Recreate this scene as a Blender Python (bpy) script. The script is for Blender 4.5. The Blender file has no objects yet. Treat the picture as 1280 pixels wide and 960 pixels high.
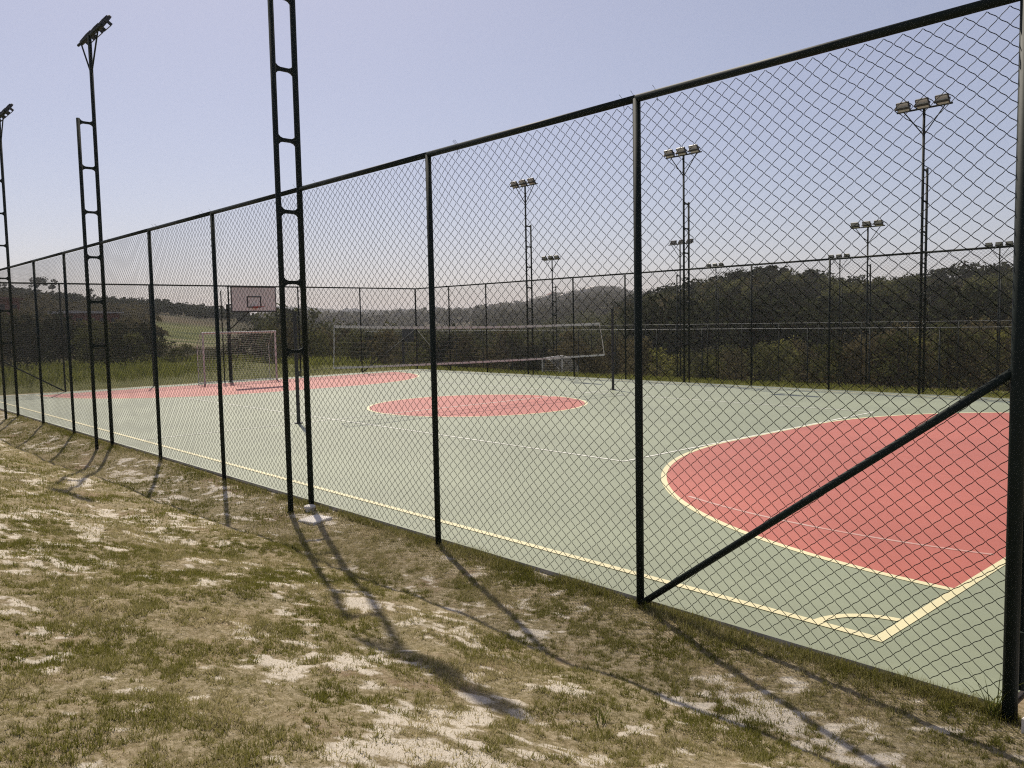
import bpy, math, random
import numpy as np

# ------------------------------------------------------------------ camera, sky, sun, exposure
sc = bpy.context.scene
CAM = np.array([1.6274, -5.6789, 2.2757]); YAW, PITCH, ROLL, FPX = -0.83232, -0.07568, -0.01933, 1034.61
def cam_basis():
    cy, sy, cp, sp = math.cos(YAW), math.sin(YAW), math.cos(PITCH), math.sin(PITCH)
    f = np.array([sy*cp, cy*cp, sp]); r = np.array([cy, -sy, 0]); u = np.cross(r, f)
    cr, sr = math.cos(ROLL), math.sin(ROLL)
    return f, cr*r + sr*u, -sr*r + cr*u
FW, RT, UP = cam_basis()
from mathutils import Matrix
cd = bpy.data.cameras.new('camera'); cam = bpy.data.objects.new('camera', cd); sc.collection.objects.link(cam)
cam.matrix_world = Matrix(((RT[0], UP[0], -FW[0], CAM[0]), (RT[1], UP[1], -FW[1], CAM[1]),
                           (RT[2], UP[2], -FW[2], CAM[2]), (0, 0, 0, 1)))
cd.sensor_width = 36; cd.lens = FPX*36/1280; cd.clip_start = .05; cd.clip_end = 9000
sc.camera = cam
SUN_EL = math.radians(53); SUN_AZ = (-.924, .383)          # horizontal direction towards the sun
w = bpy.data.worlds.new('World'); sc.world = w; w.use_nodes = True
nt = w.node_tree; bg = nt.nodes['Background']
sky = nt.nodes.new('ShaderNodeTexSky'); sky.sky_type = 'NISHITA'; sky.sun_disc = False
sky.sun_elevation = SUN_EL; sky.sun_rotation = math.atan2(SUN_AZ[0], SUN_AZ[1])
sky.altitude = 700; sky.air_density = 1.0; sky.dust_density = 2.4; sky.ozone_density = 4.0
tint = nt.nodes.new('ShaderNodeMix'); tint.data_type = 'RGBA'; tint.blend_type = 'MULTIPLY'; tint.inputs[0].default_value = 1
tint.inputs[7].default_value = (1.22, 1.06, 1.03, 1)          # the hazy, slightly rosy air of the day, over the whole sky
nt.links.new(sky.outputs[0], tint.inputs[6]); 
veil = nt.nodes.new('ShaderNodeMix'); veil.data_type = 'RGBA'; veil.inputs[0].default_value = .32     # even veil of high haze
veil.inputs[7].default_value = (6.2, 6.0, 6.8, 1); nt.links.new(tint.outputs[2], veil.inputs[6])
nt.links.new(veil.outputs[2], bg.inputs[0]); bg.inputs[1].default_value = 0.086
sl = bpy.data.lights.new('sun', 'SUN'); sl.energy = 5.0; sl.angle = math.radians(.53); sl.color = (1, .91, .78)
so = bpy.data.objects.new('sun', sl); sc.collection.objects.link(so)
from mathutils import Vector
ce = math.cos(SUN_EL)
so.rotation_euler = Vector((SUN_AZ[0]*ce, SUN_AZ[1]*ce, math.sin(SUN_EL))).to_track_quat('Z', 'Y').to_euler()
sc.view_settings.view_transform = 'Standard'; sc.view_settings.look = 'None'; sc.view_settings.exposure = 0.13; sc.view_settings.gamma = 1
sc.render.engine = 'CYCLES'
sc.cycles.max_bounces = 6; sc.cycles.transparent_max_bounces = 8; sc.cycles.volume_bounces = 2
sc.cycles.use_denoising = False; sc.cycles.filter_width = 1.15

rng = np.random.default_rng(7); random.seed(7)
C = sc.collection

# ------------------------------------------------------------------ helpers
def lin(*c):
    return tuple(((v/255)/12.92 if v/255 <= .04045 else ((v/255+.055)/1.055)**2.4) for v in c)
def node(t, kind, **kw):
    n = t.nodes.new(kind)
    for k, v in kw.items(): setattr(n, k, v)
    return n
def new_mat(name):
    m = bpy.data.materials.new(name); m.use_nodes = True
    return m, m.node_tree, m.node_tree.nodes['Principled BSDF']
def noise(t, scale, detail=4, rough=.55, coord='Object', vec=None):
    n = node(t, 'ShaderNodeTexNoise'); n.inputs['Scale'].default_value = scale
    n.inputs['Detail'].default_value = detail; n.inputs['Roughness'].default_value = rough
    if vec is None:
        tc = node(t, 'ShaderNodeTexCoord'); vec = tc.outputs[coord]
    t.links.new(vec, n.inputs['Vector']); return n
def ramp(t, fac, stops):
    r = node(t, 'ShaderNodeValToRGB'); e = r.color_ramp.elements
    while len(e) < len(stops): e.new(.5)
    for k, (p, c) in enumerate(stops): e[k].position = p; e[k].color = (*c, 1) if len(c) == 3 else c
    t.links.new(fac, r.inputs['Fac']); return r.outputs['Color']
def mixc(t, fac, a, b, blend='MIX'):
    m = node(t, 'ShaderNodeMix', data_type='RGBA', blend_type=blend)
    for sock, v in ((m.inputs[0], fac), (m.inputs[6], a), (m.inputs[7], b)):
        if hasattr(v, 'is_linked') or hasattr(v, 'links'): t.links.new(v, sock)
        elif isinstance(v, tuple): sock.default_value = (*v, 1)
        else: sock.default_value = v
    return m.outputs[2]
def mathn(t, op, a, b=0., clamp=False):
    m = node(t, 'ShaderNodeMath', operation=op); m.use_clamp = clamp
    for k, v in ((0, a), (1, b)):
        if hasattr(v, 'links'): t.links.new(v, m.inputs[k])
        else: m.inputs[k].default_value = v
    return m.outputs[0]
def bump(t, b, h, strength=.3, dist=.01):
    n = node(t, 'ShaderNodeBump'); n.inputs['Strength'].default_value = strength; n.inputs['Distance'].default_value = dist
    t.links.new(h, n.inputs['Height']); t.links.new(n.outputs[0], b.inputs['Normal'])

def simple_mat(name, a, b, scale, rough=.6, metallic=0., bstr=.15, bdist=.003, spec=.5):
    m, t, p = new_mat(name); n = noise(t, scale, 5)
    t.links.new(ramp(t, n.outputs['Fac'], [(.3, a), (.72, b)]), p.inputs['Base Color'])
    p.inputs['Roughness'].default_value = rough; p.inputs['Metallic'].default_value = metallic
    p.inputs['Specular IOR Level'].default_value = spec
    if bstr: bump(t, p, noise(t, scale*4, 3).outputs['Fac'], bstr, bdist)
    return m
M = {}
M['green_paint'] = simple_mat('green_painted_steel', (.006, .011, .009), (.010, .017, .014), 6, .6, spec=.15)
M['black_wire'] = simple_mat('coated_wire', (.006, .009, .007), (.010, .013, .010), 30, .6, bstr=0, spec=.2)
M['galv'] = simple_mat('galvanised_steel', (.3, .31, .31), (.42, .43, .43), 8, .45, .6)
M['dull_steel'] = simple_mat('dull_steel', (.16, .165, .165), (.24, .245, .245), 8, .55, .4)
M['black_metal'] = simple_mat('black_metal', (.01, .011, .013), (.02, .022, .025), 10, .5)
M['white_paint'] = simple_mat('worn_white_paint', (.42, .40, .38), (.62, .60, .57), 9, .5)
M['tape'] = simple_mat('white_net_tape', (.46, .45, .43), (.60, .59, .56), 14, .8)
M['cord'] = simple_mat('pale_cord', (.42, .41, .39), (.55, .54, .52), 20, .8, bstr=0)
M['dark_cord'] = simple_mat('dark_net_cord', (.05, .05, .05), (.09, .09, .09), 20, .8, bstr=0)
M['concrete'] = simple_mat('concrete', (.30, .27, .24), (.48, .45, .40), 7, .9, bstr=.4)
M['pale_concrete'] = simple_mat('pale_concrete', (.52, .48, .43), (.66, .62, .56), 9, .9, bstr=.4)
M['lens'] = simple_mat('floodlight_glass', (.42, .43, .43), (.55, .56, .56), 25, .3, bstr=0)
M['board'] = simple_mat('faded_backboard', (.60, .56, .53), (.70, .66, .63), 5, .6)
M['board_line'] = simple_mat('dark_board_line', (.02, .018, .02), (.03, .028, .03), 9, .6)
M['rim'] = simple_mat('red_rim', (.25, .03, .02), (.33, .05, .03), 9, .5)
M['brick'] = simple_mat('red_brick', (.16, .055, .04), (.24, .09, .065), 1.2, .9)
M['pale_roof'] = simple_mat('pale_roof', (.36, .33, .30), (.48, .45, .42), 1.5, .8)
M['dark_roof'] = simple_mat('clay_roof', (.13, .055, .042), (.2, .08, .06), 1.5, .85)
M['house_wall'] = simple_mat('pale_render', (.55, .53, .49), (.72, .70, .66), .4, .85)
M['bark'] = simple_mat('bark', (.05, .038, .028), (.11, .085, .065), 5, .9, bstr=.5, bdist=.02)

def leaf_mat(name, a, b, trans=.3, mid=None):
    m = bpy.data.materials.new(name); m.use_nodes = True; t = m.node_tree; t.nodes.remove(t.nodes['Principled BSDF'])
    at = node(t, 'ShaderNodeAttribute', attribute_name='tint'); oi = node(t, 'ShaderNodeObjectInfo')
    f = mathn(t, 'ADD', mathn(t, 'MULTIPLY', at.outputs['Fac'], .6), mathn(t, 'MULTIPLY', oi.outputs['Random'], .4))
    col = ramp(t, f, [(.1, a), (.9, b)] if mid is None else [(.08, a), (.36, mid), (.70, b)])
    d = node(t, 'ShaderNodeBsdfDiffuse'); tr = node(t, 'ShaderNodeBsdfTranslucent'); mx = node(t, 'ShaderNodeMixShader')
    t.links.new(col, d.inputs[0]); t.links.new(col, tr.inputs[0]); mx.inputs[0].default_value = trans
    t.links.new(d.outputs[0], mx.inputs[1]); t.links.new(tr.outputs[0], mx.inputs[2])
    t.links.new(mx.outputs[0], t.nodes['Material Output'].inputs[0]); return m
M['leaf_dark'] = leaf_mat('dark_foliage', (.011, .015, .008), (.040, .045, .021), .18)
M['leaf_olive'] = leaf_mat('olive_foliage', (.038, .044, .016), (.135, .135, .050), .32)
M['leaf_brown'] = leaf_mat('dry_brown_foliage', (.045, .040, .020), (.150, .125, .062), .32)
M['leaf_yellow'] = leaf_mat('yellow_green_foliage', (.070, .076, .018), (.24, .23, .06), .36)
M['leaf_far'] = leaf_mat('far_foliage', (.045, .045, .028), (.14, .13, .085), .2)
M['blade'] = leaf_mat('lawn_blade', (.070, .080, .014), (.46, .395, .22), .42, (.200, .190, .043))
M['blade_lush'] = leaf_mat('lush_grass_blade', (.085, .105, .020), (.24, .24, .06), .4)

# court paint
def paint_mat(name, c, var, worn, wear_lo=.62):
    m, t, p = new_mat(name)
    big = noise(t, .55, 5, .6); fine = noise(t, 9, 5, .65); st = noise(t, 2.3, 6, .7)
    base = ramp(t, big.outputs['Fac'], [(.3, tuple(v*(1-var) for v in c)), (.7, tuple(v*(1+var) for v in c))])
    base = mixc(t, mathn(t, 'MULTIPLY', fine.outputs['Fac'], .22), base, tuple(v*.72 for v in c))
    wear = ramp(t, st.outputs['Fac'], [(wear_lo, (0, 0, 0)), (wear_lo+.14, (1, 1, 1))])
    base = mixc(t, mathn(t, 'MULTIPLY', wear, .5), base, worn)
    tcx = node(t, 'ShaderNodeTexCoord'); mp = node(t, 'ShaderNodeMapping'); mp.inputs['Scale'].default_value = (.35, 2.2, 1); mp.inputs['Rotation'].default_value = (0, 0, .5); t.links.new(tcx.outputs['Object'], mp.inputs[0])
    scuff = ramp(t, noise(t, 1.6, 8, .72, vec=mp.outputs[0]).outputs['Fac'], [(.57, (0, 0, 0)), (.70, (1, 1, 1))])
    base = mixc(t, mathn(t, 'MULTIPLY', scuff, .5), base, tuple(v*.66 for v in c))
    dust = ramp(t, noise(t, .23, 6, .62).outputs['Fac'], [(.48, (0, 0, 0)), (.72, (1, 1, 1))])
    base = mixc(t, mathn(t, 'MULTIPLY', dust, .5), base, tuple(v*1.28+.012 for v in c))
    t.links.new(base, p.inputs['Base Color'])
    t.links.new(ramp(t, fine.outputs['Fac'], [(.2, (.40,)*3), (.8, (.56,)*3)]), p.inputs['Roughness'])
    p.inputs['Specular IOR Level'].default_value = .5
    bump(t, p, noise(t, 160, 3, .6).outputs['Fac'], .22, .003); return m
M['court_green'] = paint_mat('sage_court_paint', (.203, .226, .140), .09, (.27, .265, .19))
M['court_red'] = paint_mat('faded_red_paint', (.365, .092, .056), .10, (.42, .16, .11))
M['line_cream'] = paint_mat('cream_line_paint', (.60, .55, .32), .06, (.50, .46, .30), .55)
M['line_white'] = paint_mat('worn_white_line', (.70, .70, .62), .08, (.36, .37, .28), .46)
M['line_grey'] = paint_mat('rubbed_grey_line', (.47, .30, .25), .08, (.42, .15, .11), .42)

class MB:
    def __init__(s): s.v = []; s.f = []; s.n = 0
    def add(s, v, f):
        s.v.append(np.asarray(v, float)); s.f += [tuple(i+s.n for i in q) for q in f]; s.n += len(v)
    def box(s, lo, hi):
        x0, y0, z0 = lo; x1, y1, z1 = hi
        s.add([(x0,y0,z0),(x1,y0,z0),(x1,y1,z0),(x0,y1,z0),(x0,y0,z1),(x1,y0,z1),(x1,y1,z1),(x0,y1,z1)],
              [(0,3,2,1),(4,5,6,7),(0,1,5,4),(1,2,6,5),(2,3,7,6),(3,0,4,7)]); return s
    def tube(s, pts, r, n=8, cap=True):
        pts = np.asarray(pts, float); m = len(pts); rr = np.broadcast_to(np.asarray(r, float), (m,))
        tan = np.gradient(pts, axis=0); V = []
        for k in range(m):
            d = tan[k]/np.linalg.norm(tan[k]); a = np.array([0, 0, 1.]) if abs(d[2]) < .9 else np.array([1., 0, 0])
            e = np.cross(d, a); e /= np.linalg.norm(e); g = np.cross(d, e)
            for j in range(n):
                q = 2*math.pi*j/n; V.append(pts[k]+rr[k]*(math.cos(q)*e+math.sin(q)*g))
        F = [(k*n+j, k*n+(j+1) % n, (k+1)*n+(j+1) % n, (k+1)*n+j) for k in range(m-1) for j in range(n)]
        if cap: F += [tuple(range(n-1, -1, -1)), tuple(range((m-1)*n, m*n))]
        s.add(V, F); return s
    def prism(s, poly, y0, y1):                 # polygon in local x,z extruded along y
        n = len(poly)
        V = [(x, y0, z) for x, z in poly]+[(x, y1, z) for x, z in poly]
        s.add(V, [tuple(range(n)), tuple(range(2*n-1, n-1, -1))]+[(k, k+n, (k+1) % n+n, (k+1) % n) for k in range(n)]); return s
    def mesh(s, name, mat, smooth=False):
        me = bpy.data.meshes.new(name); me.from_pydata(np.concatenate(s.v).tolist(), [], s.f); me.materials.append(mat)
        if smooth: me.polygons.foreach_set('use_smooth', [True]*len(me.polygons))
        me.update(); return me
    def build(s, name, mat, parent=None, loc=None, smooth=False):
        return link(name, s.mesh(name, mat, smooth), parent, loc)
def link(name, me, parent=None, loc=None):
    o = bpy.data.objects.new(name, me); C.objects.link(o)
    if parent is not None: o.parent = parent
    if loc is not None: o.location = loc
    return o
def tag(o, label=None, cat=None, group=None, kind=None):
    if label: o['label'] = label
    if cat: o['category'] = cat
    if group: o['group'] = group
    if kind: o['kind'] = kind
    return o
def empty(name, loc=(0, 0, 0), rz=0):
    o = bpy.data.objects.new(name, None); C.objects.link(o); o.location = loc; o.rotation_euler[2] = rz; o.empty_display_size = .3; return o
def copy_tree(o, parent=None):
    c = o.copy(); C.objects.link(c)
    if parent is not None: c.parent = parent
    for ch in list(o.children): copy_tree(ch, c)
    return c
def raw_mesh(name, V, F, mats, tint=None, matidx=None):
    """fast mesh from arrays; F is (n,3) or (n,4)"""
    me = bpy.data.meshes.new(name); n, k = F.shape
    me.vertices.add(len(V)); me.vertices.foreach_set('co', np.ascontiguousarray(V, np.float32).ravel())
    me.loops.add(n*k); me.loops.foreach_set('vertex_index', np.ascontiguousarray(F, np.int32).ravel())
    me.polygons.add(n); me.polygons.foreach_set('loop_start', np.arange(0, n*k, k, dtype=np.int32))
    if hasattr(me.polygons[0], 'loop_total'):
        try: me.polygons.foreach_set('loop_total', np.full(n, k, np.int32))
        except Exception: pass
    for m in mats: me.materials.append(m)
    if matidx is not None: me.polygons.foreach_set('material_index', np.ascontiguousarray(matidx, np.int32))
    me.update(calc_edges=True)
    if tint is not None:
        a = me.attributes.new('tint', 'FLOAT', 'FACE'); a.data.foreach_set('value', np.ascontiguousarray(tint, np.float32))
    return me

# value noise
_perm = np.random.default_rng(3).random(65536)
def vnoise(x, y, seed=0):
    xi = np.floor(x).astype(np.int64); yi = np.floor(y).astype(np.int64); fx = x-xi; fy = y-yi
    fx = fx*fx*(3-2*fx); fy = fy*fy*(3-2*fy)
    h = lambda a, b: _perm[((a*73856093) ^ (b*19349663) ^ (seed*83492791)) & 65535]
    return (h(xi, yi)*(1-fx)+h(xi+1, yi)*fx)*(1-fy)+(h(xi, yi+1)*(1-fx)+h(xi+1, yi+1)*fx)*fy
def fbm(x, y, oct=4, seed=0):
    s = 0; a = 1; tot = 0
    for k in range(oct):
        s = s+a*vnoise(x*2**k+17.3*k, y*2**k-9.1*k, seed+k); tot += a; a *= .55
    return s/tot
def sstep(a, b, x):
    t = np.clip((x-a)/(b-a), 0, 1); return t*t*(3-2*t)

def azimuth(u):                                  # photo column -> horizontal direction
    d = FW+(u-640)/FPX*RT-(405-480)/FPX*UP; d = d[:2]; return d/np.linalg.norm(d)
def on_bearing(u, r): return CAM[:2]+r*azimuth(u)
def height_at(u, v, r):                          # height of the sight line through (u, v) at ground range r
    d = FW+(u-640)/FPX*RT-(v-480)/FPX*UP; return CAM[2]+r*d[2]/np.linalg.norm(d[:2])

# ------------------------------------------------------------------ layout numbers (metres; fitted to the court's standard sizes)
X0, S, NB = .155, 2.683, 12                      # near/far fence: first post, spacing, bays
XE = X0-S*NB                                     # left end fence
FY, FYB = -.54, 18.60                            # near and far fence lines
FH = 3.97                                        # fence height
XB, XH, YC, YT = -.843, -15.889, 8.964, 0.0      # right goal line, halfway, centre axis, touchline
XL = 2*XH-XB; YF = 2*YC-YT

# ------------------------------------------------------------------ terrain
TU = [-900, -100, 0, 150, 300, 345, 450, 560, 640, 700, 760, 795, 850, 960, 1090, 1200, 1300, 1700]
TR = [60, 80, 110, 150, 200, 280, 350, 500, 700, 1000, 1500, 2600, 4000]
TZ = [[0, 1, 1.5, 3, 6, 11, 15, 12, 6, 5, 5, 5, 5], [0, 1, 1.5, 3, 6, 11, 16, 12, 6, 5, 5, 5, 5],
      [0, 1, 1.5, 3, 6, 11, 15.5, 12, 6, 5, 5, 5, 5], [0, .3, .3, 1, 3.5, 8, 11.4, 8, 4, 4, 5, 5, 5],
      [0, -.3, -.5, -.3, 1.5, 5, 7.2, 4, 1, 4, 10, 8, 5], [-.6, -1, -1.6, -3, -4, -3, -1, 0, 2, 6, 14, 50, 20],
      [-1.8, -3, -4, -6, -7, -7, -6, -4, -1, 3, 11, 33, 20], [-2.2, -4, -5, -7, -8, -8, -6, -3, 0, 5, 13, 27, 20],
      [-2.4, -4, -5.5, -7, -8, -7, -5, -2, 3, 12, 16, 24, 20], [-2.6, -4.5, -6, -7, -7, -6, -3, 3, 10, 25, 18, 18, 15],
      [-2.8, -5, -6, -6, -5, -3, 1, 7, 16, 33, 22, 18, 15], [-3, -5, -5.5, -4, -1.6, 0, 0, 4, 12, 26, 18, 14, 10],
      [-3, -5, -5, -2, 1.4, 2, 0, 0, 4, 6, 8, 8, 8], [-3, -5, -4.5, -.5, 5, 6, 3, 0, 0, 2, 4, 5, 5],
      [-3, -5, -4.8, -1.8, 1.0, 2, 1, 0, 0, 2, 4, 5, 5], [-3, -5, -4.6, -1.4, 3.4, 4, 2, 0, 0, 2, 4, 5, 5],
      [-3, -5, -4.6, -1.4, 3.0, 4, 2, 0, 0, 2, 4, 5, 5], [-2, -3, -3, 0, 4, 5, 3, 0, 0, 2, 4, 5, 5]]
TZ = np.array(TZ, float); LR = np.log(TR)
TA = np.array([math.atan((u-640)/FPX) for u in TU])
def far_z(x, y):
    dx, dy = x-CAM[0], y-CAM[1]; r = np.hypot(dx, dy)+1e-6
    a = np.arctan2(dx, dy)-YAW; a = (a+math.pi) % (2*math.pi)-math.pi; a = np.clip(a, TA[0], TA[-1])
    i = np.clip(np.searchsorted(TA, a)-1, 0, len(TA)-2); fa = (a-TA[i])/(TA[i+1]-TA[i]); fa = fa*fa*(3-2*fa)
    l = np.clip(np.log(r), LR[0], LR[-1]); j = np.clip(np.searchsorted(LR, l)-1, 0, len(LR)-2); fr = (l-LR[j])/(LR[j+1]-LR[j])
    z = (TZ[i, j]*(1-fa)+TZ[i+1, j]*fa)*(1-fr)+(TZ[i, j+1]*(1-fa)+TZ[i+1, j+1]*fa)*fr
    return z+(fbm(x*.02, y*.02, 3, 5)-.5)*np.clip(r*.006, 0, 6)
BD = [0, .25, .6, 1.2, 1.9, 2.7, 3.6, 4.4, 5.2, 7, 12, 40]; BZ = [-.045, -.05, -.075, -.05, .09, .26, .44, .57, .68, .85, 1.1, 1.6]
SLAB = (XE+.12, X0-.06, -.47, FYB-.08)
def ground_z(x, y, fine=True):
    x = np.asarray(x, float); y = np.asarray(y, float); r = np.hypot(x-CAM[0], y-CAM[1])
    d = SLAB[2]-y
    bank = np.interp(np.clip(d, 0, 40), BD, BZ)-.14*sstep(-5, -17, x)*sstep(.2, 1.0, d)-.02*sstep(-3, -7, x)
    lump = (fbm(x*.9, y*1.1, 4, 11)-.5)*.19*sstep(.3, 1.8, d)
    if fine: lump = lump+(fbm(x*6, y*6, 3, 21)-.5)*.035*sstep(.02, .3, d)
    bank = (bank+lump)*sstep(-46, -34, x)
    e = y-(FYB+.1)
    ledge = np.interp(np.clip(e, 0, 60), [0, 1.6, 5, 30, 60], [-.04, -.05, -2.2, -2.3, -3])*sstep(-62, -44, x)
    end = -.03+.06*(fbm(x*.5, y*.5, 3, 31)-.5)
    z = np.where(d > 0, np.where(x > -33, bank, bank+end*(1-sstep(-46, -34, x))), np.where(e > 0, ledge+(fbm(x*.7, y*.7, 3, 41)-.5)*.08, end))
    inside = (x > SLAB[0]+.05) & (x < SLAB[1]-.05) & (y > SLAB[2]+.05) & (y < SLAB[3]-.05)
    k = sstep(48, 72, r); z = z*(1-k)+far_z(x, y)*k
    return np.where(inside, -.3, z)
def axis(segs):
    out = []
    for a, b, s in segs: out += list(np.arange(a, b-1e-6, s))
    return np.array(out+[segs[-1][1]])
def geo(a, b, s0, g):
    out = []; s = s0
    while a < b: out.append(a); a += s; s *= g
    return out+[b]
gx = np.concatenate([-np.array(geo(50, 3800, .8, 1.05))[::-1], axis([(-49.5, -32.3, .3), (-32.3, -14, .14), (-14, 2.6, .06), (2.6, 9, .3)]), np.array(geo(9.3, 1500, .5, 1.16))])
gy = np.concatenate([-np.array(geo(8, 1500, .3, 1.18))[::-1], axis([(-7.7, -6, .15), (-6, -.5, .06)]), [-.5, -.46, -.4, -.3], np.arange(1, 18, 1.5), [FYB-.2, FYB-.14, FYB-.09, FYB-.05],
                     axis([(FYB, 30, .25)]), np.array(geo(30.3, 3800, .6, 1.045))])
gx = np.unique(np.round(gx, 4)); gy = np.unique(np.round(gy, 4))
GX, GY = np.meshgrid(gx, gy, indexing='ij'); GZ = ground_z(GX, GY)
nx, ny = GX.shape; idx = np.arange(nx*ny).reshape(nx, ny)
F = np.stack([idx[:-1, :-1], idx[1:, :-1], idx[1:, 1:], idx[:-1, 1:]], -1).reshape(-1, 4)
def sand_mask(x, y):
    # bare sandy scuffs; drawn out along the bank's foot
    big = fbm(x*.5, y*.9, 3, 51); mid = fbm(x*2.9, y*4.4, 4, 61); fi = fbm(x*9.5, y*12, 3, 71)
    m = .22*big+.38*mid+.40*fi
    return sstep(.540, .615, m)
def lush_mask(x, y):
    m = np.maximum(sstep(XE+.1, XE-1.0, x), sstep(FYB-.2, FYB+.5, y))
    return m
def field_mask(x, y):
    dx, dy = x-CAM[0], y-CAM[1]; r = np.hypot(dx, dy); a = np.arctan2(dx, dy)-YAW
    a = (a+math.pi) % (2*math.pi)-math.pi; u = 640+FPX*np.tan(np.clip(a, -1.4, 1.4))
    n = (fbm(x*.03, y*.03, 3, 121)-.5)*60
    return sstep(175, 195, u+n*.3)*sstep(300, 275, u+n*.3)*sstep(112, 125, r)*sstep(235, 205, r+n)
me = raw_mesh('terrain', np.stack([GX, GY, GZ], -1).reshape(-1, 3), F, [])
me.polygons.foreach_set('use_smooth', [True]*len(me.polygons))
for nm, fn in (('sand', sand_mask), ('lush', lush_mask), ('field', field_mask), ('scrub', lambda x, y: sstep(58, 70, np.hypot(x-CAM[0], y-CAM[1])))):
    a = me.attributes.new(nm, 'FLOAT', 'POINT'); a.data.foreach_set('value', fn(GX, GY).astype(np.float32).ravel())
m, t, p = new_mat('patchy_lawn_ground')
sa = node(t, 'ShaderNodeAttribute', attribute_name='sand').outputs['Fac']; lu = node(t, 'ShaderNodeAttribute', attribute_name='lush').outputs['Fac']
fd = node(t, 'ShaderNodeAttribute', attribute_name='field').outputs['Fac']
n1 = noise(t, 2.2, 6, .7); n2 = noise(t, 22, 8, .8); n3 = noise(t, 120, 4, .7); n4 = noise(t, 1.1, 4, .6); n5 = noise(t, .05, 5, .6)
turf = ramp(t, n1.outputs['Fac'], [(.3, (.12, .105, .042)), (.5, (.185, .15, .072)), (.7, (.25, .185, .11))])
turf = mixc(t, ramp(t, n2.outputs['Fac'], [(.42, (0,)*3), (.62, (1,)*3)]), turf, (.43, .36, .24))
turf = mixc(t, mathn(t, 'MULTIPLY', ramp(t, n4.outputs['Fac'], [(.58, (0,)*3), (.72, (1,)*3)]), .5), turf, (.19, .10, .075))
sandc = ramp(t, n3.outputs['Fac'], [(.3, (.46, .39, .295)), (.7, (.80, .74, .63))])
sf = mathn(t, 'ADD', sa, mathn(t, 'MULTIPLY', mathn(t, 'SUBTRACT', n2.outputs['Fac'], .5), 1.5), True)
sf = ramp(t, sf, [(.35, (0,)*3), (.75, (1,)*3)])
col = mixc(t, mathn(t, 'MULTIPLY', sf, .9), turf, sandc)
lush = ramp(t, n1.outputs['Fac'], [(.3, (.060, .072, .020)), (.7, (.14, .13, .045))])
col = mixc(t, lu, col, lush)
fieldc = ramp(t, noise(t, .09, 3, .5).outputs['Fac'], [(.4, (.055, .066, .017)), (.55, (.10, .105, .027)), (.7, (.17, .145, .085))])
sc_ = node(t, 'ShaderNodeAttribute', attribute_name='scrub').outputs['Fac']
col = mixc(t, sc_, col, ramp(t, n5.outputs['Fac'], [(.35, (.030, .030, .014)), (.65, (.085, .065, .035))]))
col = mixc(t, fd, col, fieldc)
t.links.new(col, p.inputs['Base Color']); p.inputs['Roughness'].default_value = .95; p.inputs['Specular IOR Level'].default_value = .1
hh = mathn(t, 'ADD', mathn(t, 'MULTIPLY', n2.outputs['Fac'], 1.0), mathn(t, 'MULTIPLY', n3.outputs['Fac'], .5))
bump(t, p, hh, .8, .03)
me.materials.append(m)
tag(link('ground', me), kind='structure')

# ------------------------------------------------------------------ court
crt = empty('court'); tag(crt, kind='structure')
sb = MB().box((SLAB[0], SLAB[2], -.4), (SLAB[1], SLAB[3], 0))
slab = sb.build('court_slab', M['court_green'], crt); slab.data.materials.append(M['concrete'])
for q in slab.data.polygons: q.material_index = 0 if q.normal.z > .5 else 1
layer = [0]
def sheet(name, V, F, mat, z):
    mb = MB(); mb.add([(x, y, z) for x, y in V], F); return mb.build(name, mat, crt)
def strip(pts, wd, mat):
    layer[0] += 1; z = .004+.0001*layer[0]; pts = np.asarray(pts, float); tn = np.gradient(pts, axis=0)
    tn /= np.linalg.norm(tn, axis=1)[:, None]; nr = np.stack([-tn[:, 1], tn[:, 0]], 1)*wd/2
    V = np.concatenate([pts+nr, pts-nr]); n = len(pts)
    sheet('painted_line', V, [(k+n, k+n+1, k+1, k) for k in range(n-1)], mat, z)
def arc(cx, cy, r, a0, a1, n=40):
    a = np.linspace(math.radians(a0), math.radians(a1), n); return np.stack([cx+r*np.cos(a), cy+r*np.sin(a)], 1)
# centre circle
pts = arc(XH, YC, 3, 0, 360, 73); sheet('red_zone', pts[:-1], [tuple(range(72))], M['court_red'], .002)
strip(pts, .08, M['line_cream'])
for xb, sg in ((XB, -1), (XL, 1)):               # goal areas
    if sg < 0: c = np.concatenate([arc(xb, YC-1.5, 6, 270, 180), arc(xb, YC+1.5, 6, 180, 90)])
    else: c = np.concatenate([arc(xb, YC-1.5, 6, 270, 360), arc(xb, YC+1.5, 6, 0, 90)])
    n = len(c); sheet('red_zone', c, [tuple(range(n)) if sg > 0 else tuple(range(n-1, -1, -1))], M['court_red'], .002)
    strip(c, .08, M['line_cream'])
    h = xb+sg*1.57                               # worn three-point arc inside the goal area
    a = [q for q in arc(h, YC, 6.35, 0, 360, 361) if math.hypot(q[0]-xb, max(abs(q[1]-YC)-1.5, 0)) < 5.85 and (q[0]-xb)*sg > .1]
    a = np.array(a)
    for k in (-1, 1):
        b = a[(a[:, 1]-YC)*k > 0]
        if len(b) > 3: strip(b[np.argsort(b[:, 0])], .05, M['line_grey'])
    strip([(xb, YT-.04), (xb, YC), (xb, YF+.04)], .08, M['line_cream'])
    for yy, s2 in ((YT, 1), (YF, -1)):
        a0 = {(-1, 1): (90, 180), (-1, -1): (180, 270), (1, 1): (0, 90), (1, -1): (270, 360)}[(sg, s2)]
        strip(arc(xb, yy, .47, *a0, 16), .07, M['line_cream'])
for yy in (YT, YF): strip([(XL, yy), (XH, yy), (XB, yy)], .08, M['line_cream'])
strip([(XH, YT), (XH, YC), (XH, YF)], .05, M['line_white'])
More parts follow.
